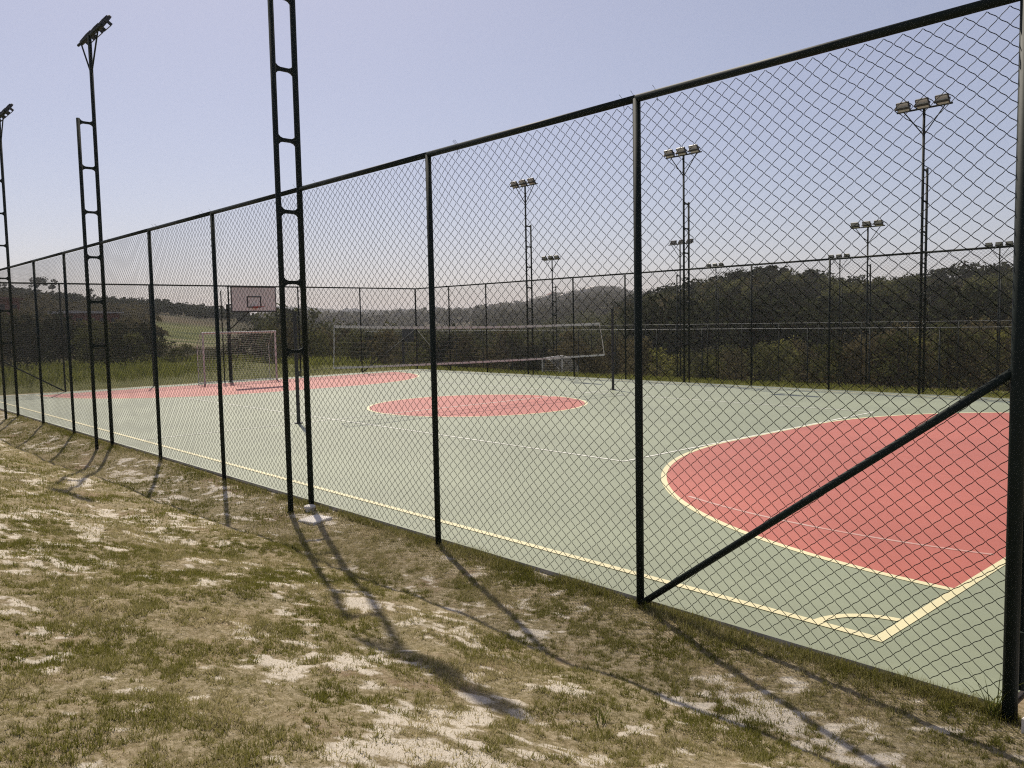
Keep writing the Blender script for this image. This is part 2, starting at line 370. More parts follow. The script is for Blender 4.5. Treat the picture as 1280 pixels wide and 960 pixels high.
for xx in (XH-9, XH-3, XH+3, XH+9):
    if abs(xx-XH) > 5: strip([(xx, YC-4.5), (xx, YC), (xx, YC+4.5)], .05, M['line_white'])
for yy in (YC-4.5, YC+4.5): strip([(XH-9, yy), (XH, yy), (XH+9, yy)], .05, M['line_white'])

# ------------------------------------------------------------------ chain-link fences
def chain_mesh(name, W, H, px=.0565, pz=.097, r=.0028, seed=0, z0=.03):
    """woven zigzag strands, each a thin three-sided wire"""
    g = np.random.default_rng(seed); nc = int(round(W/px)); px = W/nc; nr = int((H-z0)/pz*2); hz = (H-z0)/nr
    V, Fc = [], []; base = 0
    seg = np.arange(nr); kk = np.r_[np.stack([seg, seg+.3, seg+.7], 1).ravel(), nr].astype(float)
    fr = kk-np.floor(kk); eas = np.where(fr < .5, fr*.8, 1-(1-fr)*.8); low = np.floor(kk)
    tri = np.where(low % 2 == 0, eas, 1-eas); zz = z0+kk*hz       # sideways position 0..1, flattened at each hooked bend
    for c in range(nc):
        x = (c+tri)*px if c % 2 == 0 else (c+1-tri)*px
        dep = .004*np.cos(math.pi*kk)*(1 if c % 2 == 0 else -1)
        edge = np.clip(np.minimum(x, W-x)/.3, 0, 1)*np.clip((H-zz)/.2, 0, 1)
        wob = (vnoise(x*2.2+seed*7, zz*2.2, seed)-.5)*.026*edge
        wz = (vnoise(x*2.6+seed*3, zz*2.1, seed+9)-.5)*.026*edge
        dp = (vnoise(x*1.1, zz*1.1, seed+4)-.5)*.04*edge
        P = np.stack([x+wob, dep+dp, zz+wz], 1)
        T = np.gradient(P, axis=0); T /= np.linalg.norm(T, axis=1)[:, None]
        E1 = np.cross(T, np.array([0, 1., 0])); E1 /= np.linalg.norm(E1, axis=1)[:, None]; E2 = np.array([0, 1., 0])[None]
        ring = np.stack([P+r*(math.cos(q)*E1+math.sin(q)*E2) for q in (.5, 2.594, 4.689)], 1).reshape(-1, 3)
        V.append(ring); n = len(kk); i = np.arange(n-1)[:, None]*3; j = np.arange(3)[None]; j2 = (j+1) % 3
        Fc.append((base+np.stack([i+j, i+j2, i+3+j2, i+3+j], -1)).reshape(-1, 4)); base += n*3
    return raw_mesh(name, np.concatenate(V), np.concatenate(Fc), [M['black_wire']])
def post_mesh(name, r, h, mat, z0=-.4, n=14):
    mb = MB(); mb.tube([(0, 0, z0), (0, 0, h)], r, n); me = mb.mesh(name, mat)
    for q in me.polygons: q.use_smooth = len(q.vertices) == 4
    return me
long_panels = [chain_mesh('mesh_panel', S, FH-.03, seed=s) for s in range(3)]
WE = (FYB-FY)/6
end_panels = [chain_mesh('mesh_panel', WE, FH-.03, seed=s+10) for s in range(2)]
POST = post_mesh('post', .031, FH, M['green_paint']); CPOST = post_mesh('post', .040, FH+.02, M['green_paint'])
RAIL = {}
def fence(label, start, direc, width, nb, panels, inner, skip_posts=(), thick=(), skip_first=False, group=None):
    """posts, top rail tubes and woven panels along one side; inner = unit vector to the panel side"""
    root = empty('chain_link_fence', (start[0], start[1], 0), math.atan2(direc[1], direc[0])); tag(root, label, 'fence', group)
    sgn = 1 if (-direc[1]*inner[0]+direc[0]*inner[1]) > 0 else -1
    for i in range(nb+1):
        if i in skip_posts or (i == 0 and skip_first): continue
        link('post', CPOST if i in thick else POST, root, (i*width+(.014 if i == 0 else 0), 0, 0))
    for i in range(nb):
        if width not in RAIL:
            mb = MB(); mb.tube([(.001, 0, 0), (width-.001, 0, 0)], .030, 12); RAIL[width] = mb.mesh('top_rail', M['green_paint'])
            for q in RAIL[width].polygons: q.use_smooth = len(q.vertices) == 4
        link('top_rail', RAIL[width], root, (i*width, 0, FH))
        link('mesh_panel', panels[(i*7+i//3) % len(panels)], root, (i*width, sgn*.036, .0))
    return root
def brace(root, x0, z0, x1, z1, r=.026):
    mb = MB(); mb.tube([(x0, -.0, z0), (x1, 0, z1)], r, 12); o = mb.build('brace', M['green_paint'], root)
    for q in o.data.polygons: q.use_smooth = len(q.vertices) == 4
near = fence('tall dark chain-link fence beside the patchy grass bank, foreground side of the court', (X0, FY), (-1, 0), S, NB, long_panels, (0, 1), (3, 6, 9), (0, 12))
brace(near, .03, 1.95, S-.03, .0); brace(near, NB*S-.03, 1.95, (NB-1)*S+.05, .03)
for i in range(1, NB):                            # wire ties over the rail and round the posts
    for k in range(3):
        mb = MB(); xx = i*S+random.uniform(-.5, .5); mb.tube([(xx, -.034, FH-.05), (xx+.004, -.02, FH+.03), (xx+.012, .012, FH+.06+random.uniform(0, .02))], .0022, 5); mb.build('tie_wire', M['black_wire'], near)
farf = fence('chain-link fence on the far side of the court in front of the wooded slope', (X0, FYB), (-1, 0), S, NB, long_panels, (0, -1), (3, 6, 9), (0, 12))
brace(farf, .03, 1.95, S-.12, .02); brace(farf, NB*S-.03, 1.95, (NB-1)*S+.05, .03)
endf = fence('chain-link fence across the end behind the white goal and backboard', (XE, FY+.001), (0, 1), WE, 6, end_panels, (1, 0), (0, 6))
brace(endf, .05, 1.95, WE-.05, .03); brace(endf, 6*WE-.05, 1.95, 5*WE+.05, .03)
gate_w = 1.25
rightf = empty('chain_link_fence', (X0, FY, 0), math.pi/2); tag(rightf, 'chain-link fence across the court end that holds the pipe gate', 'fence')
for i in range(1, 6): link('post', POST, rightf, (i*WE, 0, 0))
link('post', POST, rightf, (gate_w+.12, 0, 0))
for i in range(6):
    link('top_rail', RAIL[WE], rightf, (i*WE, 0, FH))
    if i: link('mesh_panel', end_panels[i % 2], rightf, (i*WE, .036, 0))
gate = empty('pipe_gate', (X0+.005, FY+.125, 0), math.pi/2); tag(gate, 'pipe framed mesh gate hinged beside the thick corner post', 'gate')
mb = MB()
for z in (.12, 1.0, 2.05): mb.tube([(0, 0, z), (gate_w-.1, 0, z)], .022, 10)
for x in (0, gate_w-.1): mb.tube([(x, 0, .1), (x, 0, 2.07)], .022, 10)
mb.build('gate_frame', M['green_paint'], gate)
link('mesh_panel', chain_mesh('mesh_panel', gate_w-.1, 2.0, seed=33, z0=.13), gate, (0, .03, 0))
for z in (.4, 1.7): MB().tube([(-.03, 0, z-.05), (-.03, 0, z+.05)], .022, 10).build('hinge', M['green_paint'], gate)
MB().box((.02, -.05, 1.02), (.14, -.025, 1.12)).build('latch_plate', M['galv'], gate)
mb = MB(); mb.box((X0+.08, FY-.12, -.25), (X0+.95, FY+.55, .035)); st = mb.build('threshold_step', M['pale_concrete'])
tag(st, 'pale concrete step in front of the pipe gate', 'step')

# ------------------------------------------------------------------ floodlight towers
def bevel_box(mb, lo, hi, b):
    x0, y0, z0 = lo; x1, y1, z1 = hi
    out = [(x0+b, y0), (x1-b, y0), (x1, y0+b), (x1, y1-b), (x1-b, y1), (x0+b, y1), (x0, y1-b), (x0, y0+b)]
    inn = [(x0+2*b, y0+b), (x1-2*b, y0+b), (x1-b, y0+2*b), (x1-b, y1-2*b), (x1-2*b, y1-b), (x0+2*b, y1-b), (x0+b, y1-2*b), (x0+b, y0+2*b)]
    V = [(*q, z0) for q in out]+[(*q, z1-b) for q in out]+[(*q, z1) for q in inn]
    F = [tuple(range(7, -1, -1))]+[(k, (k+1) % 8, 8+(k+1) % 8, 8+k) for k in range(8)]+[(8+k, 8+(k+1) % 8, 16+(k+1) % 8, 16+k) for k in range(8)]+[tuple(range(16, 24))]
    mb.add(V, F)
RZ = [1.95, 2.81, 3.68, 4.55, 5.40, 6.26]
GAP = .29
def tower_proto():
    root = empty('floodlight_tower')               # local +y points to the court
    link('tall_post', post_mesh('tall_post', .036, 7.95, M['green_paint']), root)
    link('short_post', post_mesh('short_post', .034, 6.33, M['green_paint']), root, (0, -GAP, 0))
    mb = MB(); h = .022; L = GAP-.06
    poly = [(0, -.06), (.025, -h-.012), (.06, -h), (L-.06, -h), (L-.025, -h-.012), (L, -.06), (L, .06), (L-.025, h+.012), (L-.06, h), (.06, h), (.025, h+.012), (0, .06)]
    mb.prism(poly, -.016, .016); rung = mb.mesh('rung', M['green_paint'])
    for z in RZ:
        o = link('rung', rung, root, (0, -GAP+.03, z)); o.rotation_euler[2] = math.pi/2
    MB().tube([(-.74, 0, 7.93), (.74, 0, 7.93)], .026, 10).build('cross_arm', M['green_paint'], root)
    for s in (-1, 1): MB().tube([(s*.02, 0, 7.22), (s*.55, 0, 7.92)], .016, 8).build('brace', M['green_paint'], root)
    hs = MB(); bevel_box(hs, (-.175, -.145, -.04), (.175, .145, .025), .018)
    for k in range(8): hs.box((-.137+k*.038, -.11, .0252), (-.129+k*.038, .11, .045))
    hs = hs.mesh('floodlight', M['black_metal'])
    ln = MB().box((-.15, -.12, -.044), (.15, .12, -.0405)).mesh('lens', M['lens'])
    br = MB()
    for s in (-1, 1): br.box((s*.188-.006, -.03, -.11), (s*.188+.006, .03, .02))
    br.box((-.194, -.03, -.122), (.194, .03, -.1102)); br = br.mesh('bracket', M['black_metal'])
    for x in (-.52, 0, .52):
        o = link('floodlight', hs, root, (x, .10, 8.05)); o.rotation_euler[0] = math.radians(54)   # lens faces down and towards the court
        link('lens', ln, o); link('bracket', br, o)
    return root
proto = tower_proto(); first = [True]
def tower(x, y, z, facing, label, group=None):
    o = proto if first[0] else copy_tree(proto); first[0] = False
    o.location = (x, y, z); o.rotation_euler[2] = 0 if facing > 0 else math.pi; tag(o, label, 'light tower', group); return o
tower(X0-3*S, FY, 0, 1, 'ladder-framed floodlight tower in the near fence beside the white conduit cap and paving tile')
tower(X0-6*S, FY, 0, 1, 'ladder-framed floodlight tower in the near fence abreast of the volleyball net line')
tower(X0-9*S, FY, 0, 1, 'ladder-framed floodlight tower in the near fence closest to the end with the goal')
tower(X0-3*S, FYB, 0, -1, 'ladder-framed floodlight tower in the far fence behind the nearer red goal area')
tower(X0-6*S, FYB, 0, -1, 'ladder-framed floodlight tower in the far fence behind the volleyball net post')
tower(X0-9*S, FYB, 0, -1, 'ladder-framed floodlight tower in the far fence closest to the far corner')
for u, h in ((690, 322), (850, 302), (1085, 280)):
    Y = 30.6; d = FW+(u-640)/FPX*RT-(h-480)/FPX*UP; q = CAM+d*(Y-CAM[1])/d[1]
    tower(q[0], Y, q[2]-8.06, -1 if u != 850 else 1, 'floodlight tower along the near side of the neighbouring court beyond', 'floodlight towers of the neighbouring court, near row')
for u, h in ((895, 331), (1050, 320), (1250, 305)):
    Y = 46.2; d = FW+(u-640)/FPX*RT-(h-480)/FPX*UP; q = CAM+d*(Y-CAM[1])/d[1]
    tower(q[0], Y, q[2]-8.06, -1, 'distant floodlight tower below the wooded slope across the neighbouring court', 'floodlight towers of the neighbouring court, far row')

# fences of the neighbouring court (lower ground)
lo_panel = chain_mesh('mesh_panel', 2.9, 3.7, px=.1, pz=.16, r=.0016, seed=50)
lo_post = post_mesh('post', .03, 3.75, M['green_paint'], z0=-1.2, n=10)
mb = MB(); mb.tube([(.001, 0, 0), (2.899, 0, 0)], .013, 8); lo_rail = mb.mesh('top_rail', M['dull_steel'])
def low_fence(y, ztop, x0, n, label):
    root = empty('chain_link_fence', (x0, y, ztop-3.75), math.pi); tag(root, label, 'fence')
    for i in range(n+1): link('post', lo_post, root, (i*2.9, 0, 0))
    for i in range(n): link('top_rail', lo_rail, root, (i*2.9, 0, 3.75)); link('mesh_panel', lo_panel, root, (i*2.9, .035, 0))
low_fence(30.3, 1.68, -3, 18, 'lower chain-link fence with pale rail on the near side of the neighbouring court')
low_fence(46.6, 1.78, -8, 21, 'lower chain-link fence with pale rail at the foot of the shrubs')

# ------------------------------------------------------------------ volleyball net and posts
NX = XH
for y, lab in ((3.53, 'black volleyball net post on the court side of the floodlight tower nearest the paving tile'), (14.68, 'black volleyball net post standing near the far touchline')):
    r = empty('net_post', (NX, y, 0)); tag(r, lab, 'net post')
    MB().tube([(0, 0, -.1), (0, 0, 2.57)], .042, 14).build('pole', M['black_metal'], r)
    MB().tube([(0, 0, 2.571), (0, 0, 2.6)], .047, 14).build('cap', M['black_metal'], r)
    MB().tube([(0, 0, .003), (0, 0, .02)], .10, 18).build('base_collar', M['black_metal'], r)
    MB().box((.043, -.03, 1.1), (.09, .03, 1.22)).build('winch', M['black_metal'], r)
net = empty('volleyball_net', (NX, 0, 0)); tag(net, 'sagging volleyball net with white tapes strung across the halfway line', 'net')
ya, yb = 4.55, 14.05
def topz(y): q = (y-ya)/(yb-ya); return 2.23+(2.15-2.23)*q-.09*4*q*(1-q)*.75
def botz(y): q = (y-ya)/(yb-ya); return 1.24+(1.15-1.24)*q-.03*4*q*(1-q)
ys = np.linspace(ya, yb, 40)
def ybot(y): q = (y-ya)/(yb-ya); return y-.05*(1-q)+.22*q
def tape(name, top):
    mb = MB(); V = []; n = len(ys)
    for y in ys:
        z = topz(y) if top else botz(y); yy = y if top else ybot(y); hw = .031 if top else .026
        V += [(-.004, yy, z-hw), (.004, yy, z-hw), (.004, yy, z+hw), (-.004, yy, z+hw)]
    mb.add(V, [(4*k+j, 4*k+4+j, 4*k+4+(j+1) % 4, 4*k+(j+1) % 4) for k in range(n-1) for j in range(4)]+[(3, 2, 1, 0), tuple(range(4*n-4, 4*n))])
    mb.build(name, M['tape'], net)
tape('top_tape', True); tape('bottom_tape', False)
for y in (ya, yb): MB().tube([(0, y, topz(y)), (.01, .5*(y+ybot(y)), .5*(topz(y)+botz(y))), (0, ybot(y), botz(y))], .012, 6).build('side_tape', M['tape'], net)
mb = MB()
for k in range(9):
    q = (k+.5)/9; mb.tube([(0, y*(1-q)+ybot(y)*q, topz(y)*(1-q)+botz(y)*q) for y in ys], .0016, 3, False)
for y in np.arange(ya+.1, yb, .1): mb.tube([(0, y, topz(y)), (0, ybot(y), botz(y))], .0016, 3, False)
tag(mb.build('netting', M['dark_cord'], net), kind='stuff')
for y, yp, zp in ((ya, 3.57, 2.5), (yb, 14.64, 2.45)):
    MB().tube([(0, y, topz(y)), (0, yp, zp)], .004, 5).build('top_rope', M['dark_cord'], net)
    MB().tube([(0, ybot(y), botz(y)), (0, yp, botz(y)-.02)], .004, 5).build('bottom_rope', M['dark_cord'], net)

# ------------------------------------------------------------------ futsal goal
def goal(x, sg, yc, z, label, w=3.0, h=2.0, depth=.62, rz=0):
    g = empty('futsal_goal', (x, yc, z), rz); tag(g, label, 'goal'); a = w/2+.04
    fr = lambda nm, pts, r: MB().tube(pts, r, 10).build(nm, M['white_paint'], g, smooth=False)
    for s in (-1, 1): fr('goal_post', [(0, s*a, -.02), (0, s*a, h+.06)], .04)
    fr('crossbar', [(0, -a-.04, h+.04), (0, a+.04, h+.04)], .04)
    for s in (-1, 1):
        fr('back_stay', [(0, s*a, h+.04), (-sg*.45*depth, s*a, h-.02), (-sg*depth, s*a, h-.5), (-sg*depth, s*a, .03)], .018)
        fr('ground_bar', [(0, s*a, .03), (-sg*depth, s*a, .03)], .018)
    fr('back_bar', [(-sg*depth, -a, .03), (-sg*depth, a, .03)], .018)
    prof = [(0, h+.02), (-.45*depth, h-.04), (-.98*depth, h-.5), (-.93*depth, 1.0), (-.98*depth, .5), (-.98*depth, .06)]
    mb = MB(); px = np.array(prof); L = np.r_[0, np.cumsum(np.hypot(*np.diff(px, axis=0).T))]
    qs = np.linspace(0, L[-1], 26); cx = np.interp(qs, L, px[:, 0]); cz = np.interp(qs, L, px[:, 1])
    for y in np.linspace(-a, a, 27):
        sag = .10*(1-(y/a)**2)
        mb.tube([(sg*(q-.0)+0*sag, y, zz-.5*sag*max(0, math.sin(math.pi*k/25))) for k, (q, zz) in enumerate(zip(cx, cz))], .0028, 3, False)
    for k in range(0, 26):
        mb.tube([(sg*cx[k], y, cz[k]-.5*.10*(1-(y/a)**2)*math.sin(math.pi*k/25)) for y in np.linspace(-a, a, 12)], .0028, 3, False)
    for s in (-1, 1):
        for zz in np.arange(.12, h, .12):
            xe = np.interp(zz, px[::-1, 1], px[::-1, 0]); mb.tube([(0, s*a, zz), (sg*xe, s*a, zz-.01)], .0028, 3, False)
        for q in np.arange(.1, depth, .12): mb.tube([(-sg*q, s*a, .05), (-sg*q, s*a, h-.1-(.4 if q > .4 else 0))], .0028, 3, False)
    tag(mb.build('goal_net', M['cord'], g), kind='stuff'); return g
goal(XL, 1, YC, 0, 'white framed goal with net on the goal line below the backboard')
# a goal standing on the lower neighbouring court
qg = on_bearing(690, 44)
goal(qg[0], 1, qg[1], height_at(690, 446, 44)-2.06, 'white goal frame on the lower court behind the far fence', depth=.9, rz=math.radians(205))

# ------------------------------------------------------------------ basketball stand
BX = -29.25
bs = empty('basketball_stand', (XE+.55, YC-.12, 0)); tag(bs, 'basketball stand with faded rectangular backboard behind the white goal', 'basketball hoop'); ox = XE+.55
MB().tube([(0, -.12, -.1), (0, -.12, 3.2)], .05, 12).build('pole', M['green_paint'], bs)
MB().tube([(-.02, -.36, -.1), (-.02, -.36, 3.75)], .025, 10).build('side_pole', M['green_paint'], bs)
MB().tube([(0, -.12, 3.15), (BX-ox-.03, -.05, 3.3)], .035, 10).build('arm', M['green_paint'], bs)
MB().tube([(0, -.12, 2.1), (BX-ox-.03, -.05, 2.98)], .025, 10).build('arm_strut', M['green_paint'], bs)
b0 = BX-ox
bd = MB().box((b0-.02, -.9, 2.85), (b0, .9, 3.83)).build('backboard', M['board'], bs)
mb = MB()
for z in (2.85, 3.80): mb.box((b0-.03, -.93, z-.02), (b0+.006, .93, z+.05-.02))
mb.box((b0-.029, -.932, 2.83), (b0+.005, -.895, 3.83)); mb.box((b0-.029, .895, 2.83), (b0+.005, .932, 3.83))
mb.build('board_edge', M['board_line'], bd)
mb = MB(); z0, z1, hw, lw = 3.0, 3.45, .295, .05
mb.box((b0+.0005, -hw, z0), (b0+.004, -hw+lw, z1)); mb.box((b0+.0005, hw-lw, z0), (b0+.004, hw, z1))
mb.box((b0+.0005, -hw+lw, z1-lw), (b0+.0038, hw-lw, z1)); mb.box((b0+.0005, -hw+lw, z0), (b0+.0038, hw-lw, z0+lw))
mb.build('target_square', M['board_line'], bd)
a = np.linspace(0, 2*math.pi, 25); MB().tube([(b0+.38+.225*math.cos(q), .225*math.sin(q), 3.03) for q in a], .012, 6, False).build('rim', M['rim'], bs)
MB().box((b0+.004, -.08, 2.98), (b0+.16, .08, 3.04)).build('rim_plate', M['rim'], bs)
# dark hoop of the neighbouring court
q = on_bearing(503, 46); zt = height_at(503, 408, 46)
hs2 = empty('basketball_stand', (q[0], q[1], zt-3.6), math.radians(78)); tag(hs2, 'dark basketball stand on the neighbouring court beyond the far corner', 'basketball hoop')
MB().tube([(0, 0, -1.5), (0, 0, 3.0)], .07, 10).build('pole', M['black_metal'], hs2)
MB().tube([(0, 0, 2.7), (.3, 0, 3.1)], .04, 8).build('arm', M['black_metal'], hs2)
MB().box((.3, -.8, 2.75), (.33, .8, 3.6)).build('backboard', M['black_metal'], hs2)
MB().tube([(.6+.22*math.cos(q), .22*math.sin(q), 2.95) for q in a], .014, 6, False).build('rim', M['rim'], hs2)

# ------------------------------------------------------------------ conduit cap and paving tile at the tower foot
cx, cy = X0-3*S, FY; cz = float(ground_z(cx+.14, cy-.10, False))
cc = empty('conduit_cap', (cx+.14, cy-.10, cz)); tag(cc, 'white plastic conduit cap at the foot of the ladder tower', 'conduit cap')
MB().tube([(0, 0, -.05), (0, 0, .035)], .06, 16).build('pipe', M['pale_concrete'], cc)
MB().tube([(0, 0, .036), (0, 0, .048), (0, 0, .066), (0, 0, .076)], [.07, .075, .07, .045], 18).build('cap', M['pale_concrete'], cc)
px_, py_ = cx+.62, cy-.29; pz_ = float(ground_z(px_, py_, False))
mb = MB(); bevel_box(mb, (-.155, -.14, -.04), (.155, .14, .03), .008)
tl = mb.build('paving_tile', M['pale_concrete'], None, (px_, py_, pz_)); tl.rotation_euler = (math.radians(3), math.radians(-2), math.radians(7))
tag(tl, 'pale square paving tile lying in the grass by the ladder tower', 'tile')

# ------------------------------------------------------------------ foliage
def leaves(blobs, per, size, g, flat=.0):
    """leaf quads spread through blobs; returns verts, faces, tint"""
    cs = np.array([b[0] for b in blobs]); rs = np.array([b[1] for b in blobs]); n = len(blobs)*per
    bi = np.repeat(np.arange(len(blobs)), per)
    d = g.normal(size=(n, 3)); d /= np.linalg.norm(d, axis=1)[:, None]
    rad = rs[bi]*(.45+.6*g.random(n)**.6); sc3 = np.array([1, 1, .78-.3*flat])
    c = cs[bi]+d*rad[:, None]*sc3
    nrm = d*.7+g.normal(size=(n, 3))*.6+np.array([0, 0, .25]); nrm /= np.linalg.norm(nrm, axis=1)[:, None]
    a = np.cross(nrm, g.normal(size=(n, 3))); a /= np.linalg.norm(a, axis=1)[:, None]; b = np.cross(nrm, a)
    s = size*(.55+.9*g.random(n))[:, None]
    V = np.stack([c-a*s*.5, c+b*s*.32, c+a*s*.6, c-b*s*.32], 1).reshape(-1, 3)
    tint = np.clip(np.repeat(g.random(len(blobs)), per)*.6+.4*g.random(n), 0, 1)
    return V, np.arange(n*4).reshape(-1, 4), tint
def limbs(g, h, spread, n, r0, base_bend=.06):
    mb = MB(); bx, by = g.normal(size=2)*base_bend*h
    mb.tube([(0, 0, -.6), (bx*.3, by*.3, h*.3), (bx*.7, by*.7, h*.6), (bx, by, h*.92)], [r0, r0*.8, r0*.5, r0*.15], 7)
    for k in range(n):
        q = g.random()*6.28; z0 = h*(.25+.5*g.random()); L = spread*(.5+.5*g.random()); f = z0/h
        p0 = np.array([bx*f, by*f, z0]); p1 = p0+np.array([math.cos(q)*L*.5, math.sin(q)*L*.5, L*.35]); p2 = p0+np.array([math.cos(q)*L, math.sin(q)*L, L*.55])
        mb.tube([p0, p1, p2], [r0*.42, r0*.25, r0*.08], 5)
    return mb
def crown_blobs(g, h, w, n, kind):
    out = []
    for k in range(n):
        q = g.random()*6.28; rr = math.sqrt(g.random()); t = g.random()
        if kind == 'tree': z = h*(.42+.5*t); ww = w*(1.0-.75*abs(t-.42)**1.3)
        elif kind == 'shrub': z = h*(.12+.74*t); ww = w*(1.0-.55*t**1.6)
        else: z = h*(.60+.30*t); ww = w*(1-.5*abs(t-.4))
        out.append((np.array([math.cos(q)*rr*ww*.5, math.sin(q)*rr*ww*.5, z]), w*(.13+.11*g.random())*(1 if kind != 'umbrella' else .8)))
    return out
def proto_tree(seed, h, w, nb, per, leaf, kind):
    g = np.random.default_rng(seed); V, F, T = leaves(crown_blobs(g, h, w, nb, kind), per, leaf, g)
    tm = limbs(g, h, w*.42, 7, h*.018 if kind != 'umbrella' else h*.013)
    return V, F, T, tm
def split_tree(name, part, V, F, T, tm, mat, loc, scale, rz):
    root = empty(name, loc, rz); root.scale = scale
    link(part, raw_mesh(part, V, F, [mat], T), root); tm.build('trunk', M['bark'], root); return root

# woodland on the slope: individual trees that show largest, the rest one mass
wood = []
for s in range(6):
    V, F, T, tm = proto_tree(100+s, 9.0, 5.4 if s % 2 else 4.6, 30, 34, .36, 'tree')
    tv = np.concatenate(tm.v); tf = [f for f in tm.f if len(f) == 4]
    VV = np.concatenate([V, tv]); FF = np.concatenate([F, np.array(tf)+len(V)])
    mi = np.r_[np.zeros(len(F), int), np.ones(len(tf), int)]; tt = np.r_[T, np.zeros(len(tf))]
    mm = [M['leaf_dark'], M['leaf_olive'], M['leaf_dark'], M['leaf_brown'], M['leaf_dark'], M['leaf_olive']][s]
    wood.append(raw_mesh('woodland_tree', VV, FF, [mm, M['bark']], tt, mi))
pts = []; g = np.random.default_rng(5); tries = 0
cell = {}
while tries < 9000 and len(pts) < 760:
    tries += 1; u = g.uniform(772, 1420); r = math.sqrt(g.uniform(84**2, 225**2))
    if u < 800 and r < 120+(800-u)*2: continue
    q = on_bearing(u, r); k = (int(q[0]//3.6), int(q[1]//3.6))
    if k in cell: continue
    cell[k] = 1; pts.append((u, r, q))
inview = [k for k in pts if k[0] < 1290]
inview.sort(key=lambda k: abs(k[1]-150)); near_set = set(id(k) for k in inview[:270])
mass = []
for k in pts:
    u, r, q = k; z = float(ground_z(q[0], q[1], False)); s = g.uniform(.78, 1.18)
    if id(k) in near_set:
        o = link('woodland_tree', wood[(wk := int(g.integers(6)))], None, (q[0], q[1], z-.3)); o.rotation_euler[2] = g.uniform(0, 6.28); o.scale = (s*g.uniform(.9, 1.15), s*g.uniform(.9, 1.15), s)
        big = 'large' if s > 1.05 else 'small' if s < .88 else 'medium'
        tag(o, f"{big} {['dark green', 'olive green', 'dark green', 'brownish', 'dark green', 'olive green'][wk]} tree {'low' if r < 125 else 'midway' if r < 165 else 'high'} on the wooded slope beyond the courts", 'tree', 'trees of the wooded slope')
    else: mass.append((q[0], q[1], z-.3, s))
def forest_mass(name, items, nb, per, leaf, h, w, mat, label, seeds=range(3)):
    lib = []
    for s in seeds:
        gg = np.random.default_rng(300+s); lib.append(leaves(crown_blobs(gg, h, w, nb, 'tree'), per, leaf, gg))
    Vs, Fs, Ts = [], [], []; n = 0
    for x, y, z, s in items:
        V, F, T = lib[int(g.integers(len(lib)))]; q = g.uniform(0, 6.28); c, si = math.cos(q), math.sin(q)
        R = np.array([[c, -si, 0], [si, c, 0], [0, 0, 1]]); Vs.append(V@R.T*s+np.array([x, y, z])); Fs.append(F+n); n += len(V); Ts.append(np.clip(T*.8+g.uniform(0, .2), 0, 1))
    o = link(name, raw_mesh(name, np.concatenate(Vs), np.concatenate(Fs), [mat], np.concatenate(Ts))); tag(o, label, 'woodland', kind='stuff')
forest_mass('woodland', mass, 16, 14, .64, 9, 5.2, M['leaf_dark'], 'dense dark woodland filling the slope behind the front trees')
# hazy far woods
def scatter(us, rs, n, gap):
    out = []; seen = {}
    for _ in range(n*6):
        u = g.uniform(*us); r = math.sqrt(g.uniform(rs[0]**2, rs[1]**2)); q = on_bearing(u, r); k = (int(q[0]//gap), int(q[1]//gap))
        if k in seen: continue
        seen[k] = 1; out.append((q[0], q[1], float(ground_z(q[0], q[1], False))-.5, g.uniform(.7, 1.25)))
        if len(out) >= n: break
    return out
forest_mass('hazy_woodland', scatter((600, 830), (330, 1040), 1500, 8), 9, 6, 1.7, 10, 8.5, M['leaf_far'], 'hazy woodland on the hill with scattered houses')
forest_mass('distant_woodland', scatter((330, 660), (520, 2640), 2600, 17), 6, 6, 3.6, 11, 14, M['leaf_far'], 'blue-grey woodland on the distant ridge')
forest_mass('ridge_scrub', scatter((-60, 345), (250, 380), 900, 4), 5, 8, 1.0, 2.6, 5.0, M['leaf_dark'], 'low dark scrub along the sloping ridge')
forest_mass('valley_woodland', scatter((335, 800), (125, 330), 800, 5.5), 12, 14, .62, 7.0, 6, M['leaf_olive'], 'olive woodland filling the valley below the hills')

forest_mass('slope_scrub', scatter((-60, 182), (72, 250), 700, 4), 8, 8, .7, 3.0, 4.6, M['leaf_brown'], 'brown scrub covering the slope under the ridge')
# shrubs and small trees close behind the fences
shr = []
for s in range(8):
    shr.append(proto_tree(200+s, 4.0, 4.0 if s % 2 else 3.2, 26, 46, .20, 'shrub'))
shr_me = {}
def shrub(x, y, h, mk, label, group, wide=1.0):
    k = int(g.integers(8)); key = (k, mk)
    if key not in shr_me: V, F, T, tm = shr[k]; shr_me[key] = (raw_mesh('foliage', V, F, [M[mk]], T), shr_me.get(k) or tm.mesh('stem', M['bark']))
    shr_me[k] = shr_me[key][1]
    root = empty('shrub', (x, y, float(ground_z(x, y, False))-.1), g.uniform(0, 6.28)); s = h/4.0; root.scale = (s*wide, s*wide, s)
    link('foliage', shr_me[key][0], root); link('stem', shr_me[key][1], root); tag(root, label, 'shrub', group)
def band(us, rs, n, top, kinds, label, group, jitter=20):
    for i in range(n):
        u = us[0]+(us[1]-us[0])*(i+g.uniform(.1, .9))/n; r = g.uniform(*rs); q = on_bearing(u, r); v = top(u)+g.uniform(-jitter*.4, jitter)
        z = float(ground_z(q[0], q[1], False)); h = max(1.2, min(9, height_at(u, v, r)-z))
        mk = kinds[int(g.integers(len(kinds)))]; shrub(q[0], q[1], h, mk, ('tall ' if h > 5.2 else 'low ' if h < 3 else '')+{'leaf_olive': 'olive green', 'leaf_dark': 'dark green', 'leaf_brown': 'dry brown', 'leaf_yellow': 'yellow-green'}[mk]+' '+label, group, 1.25 if h < 2.6 else (1.0 if h < 4.5 else .72))
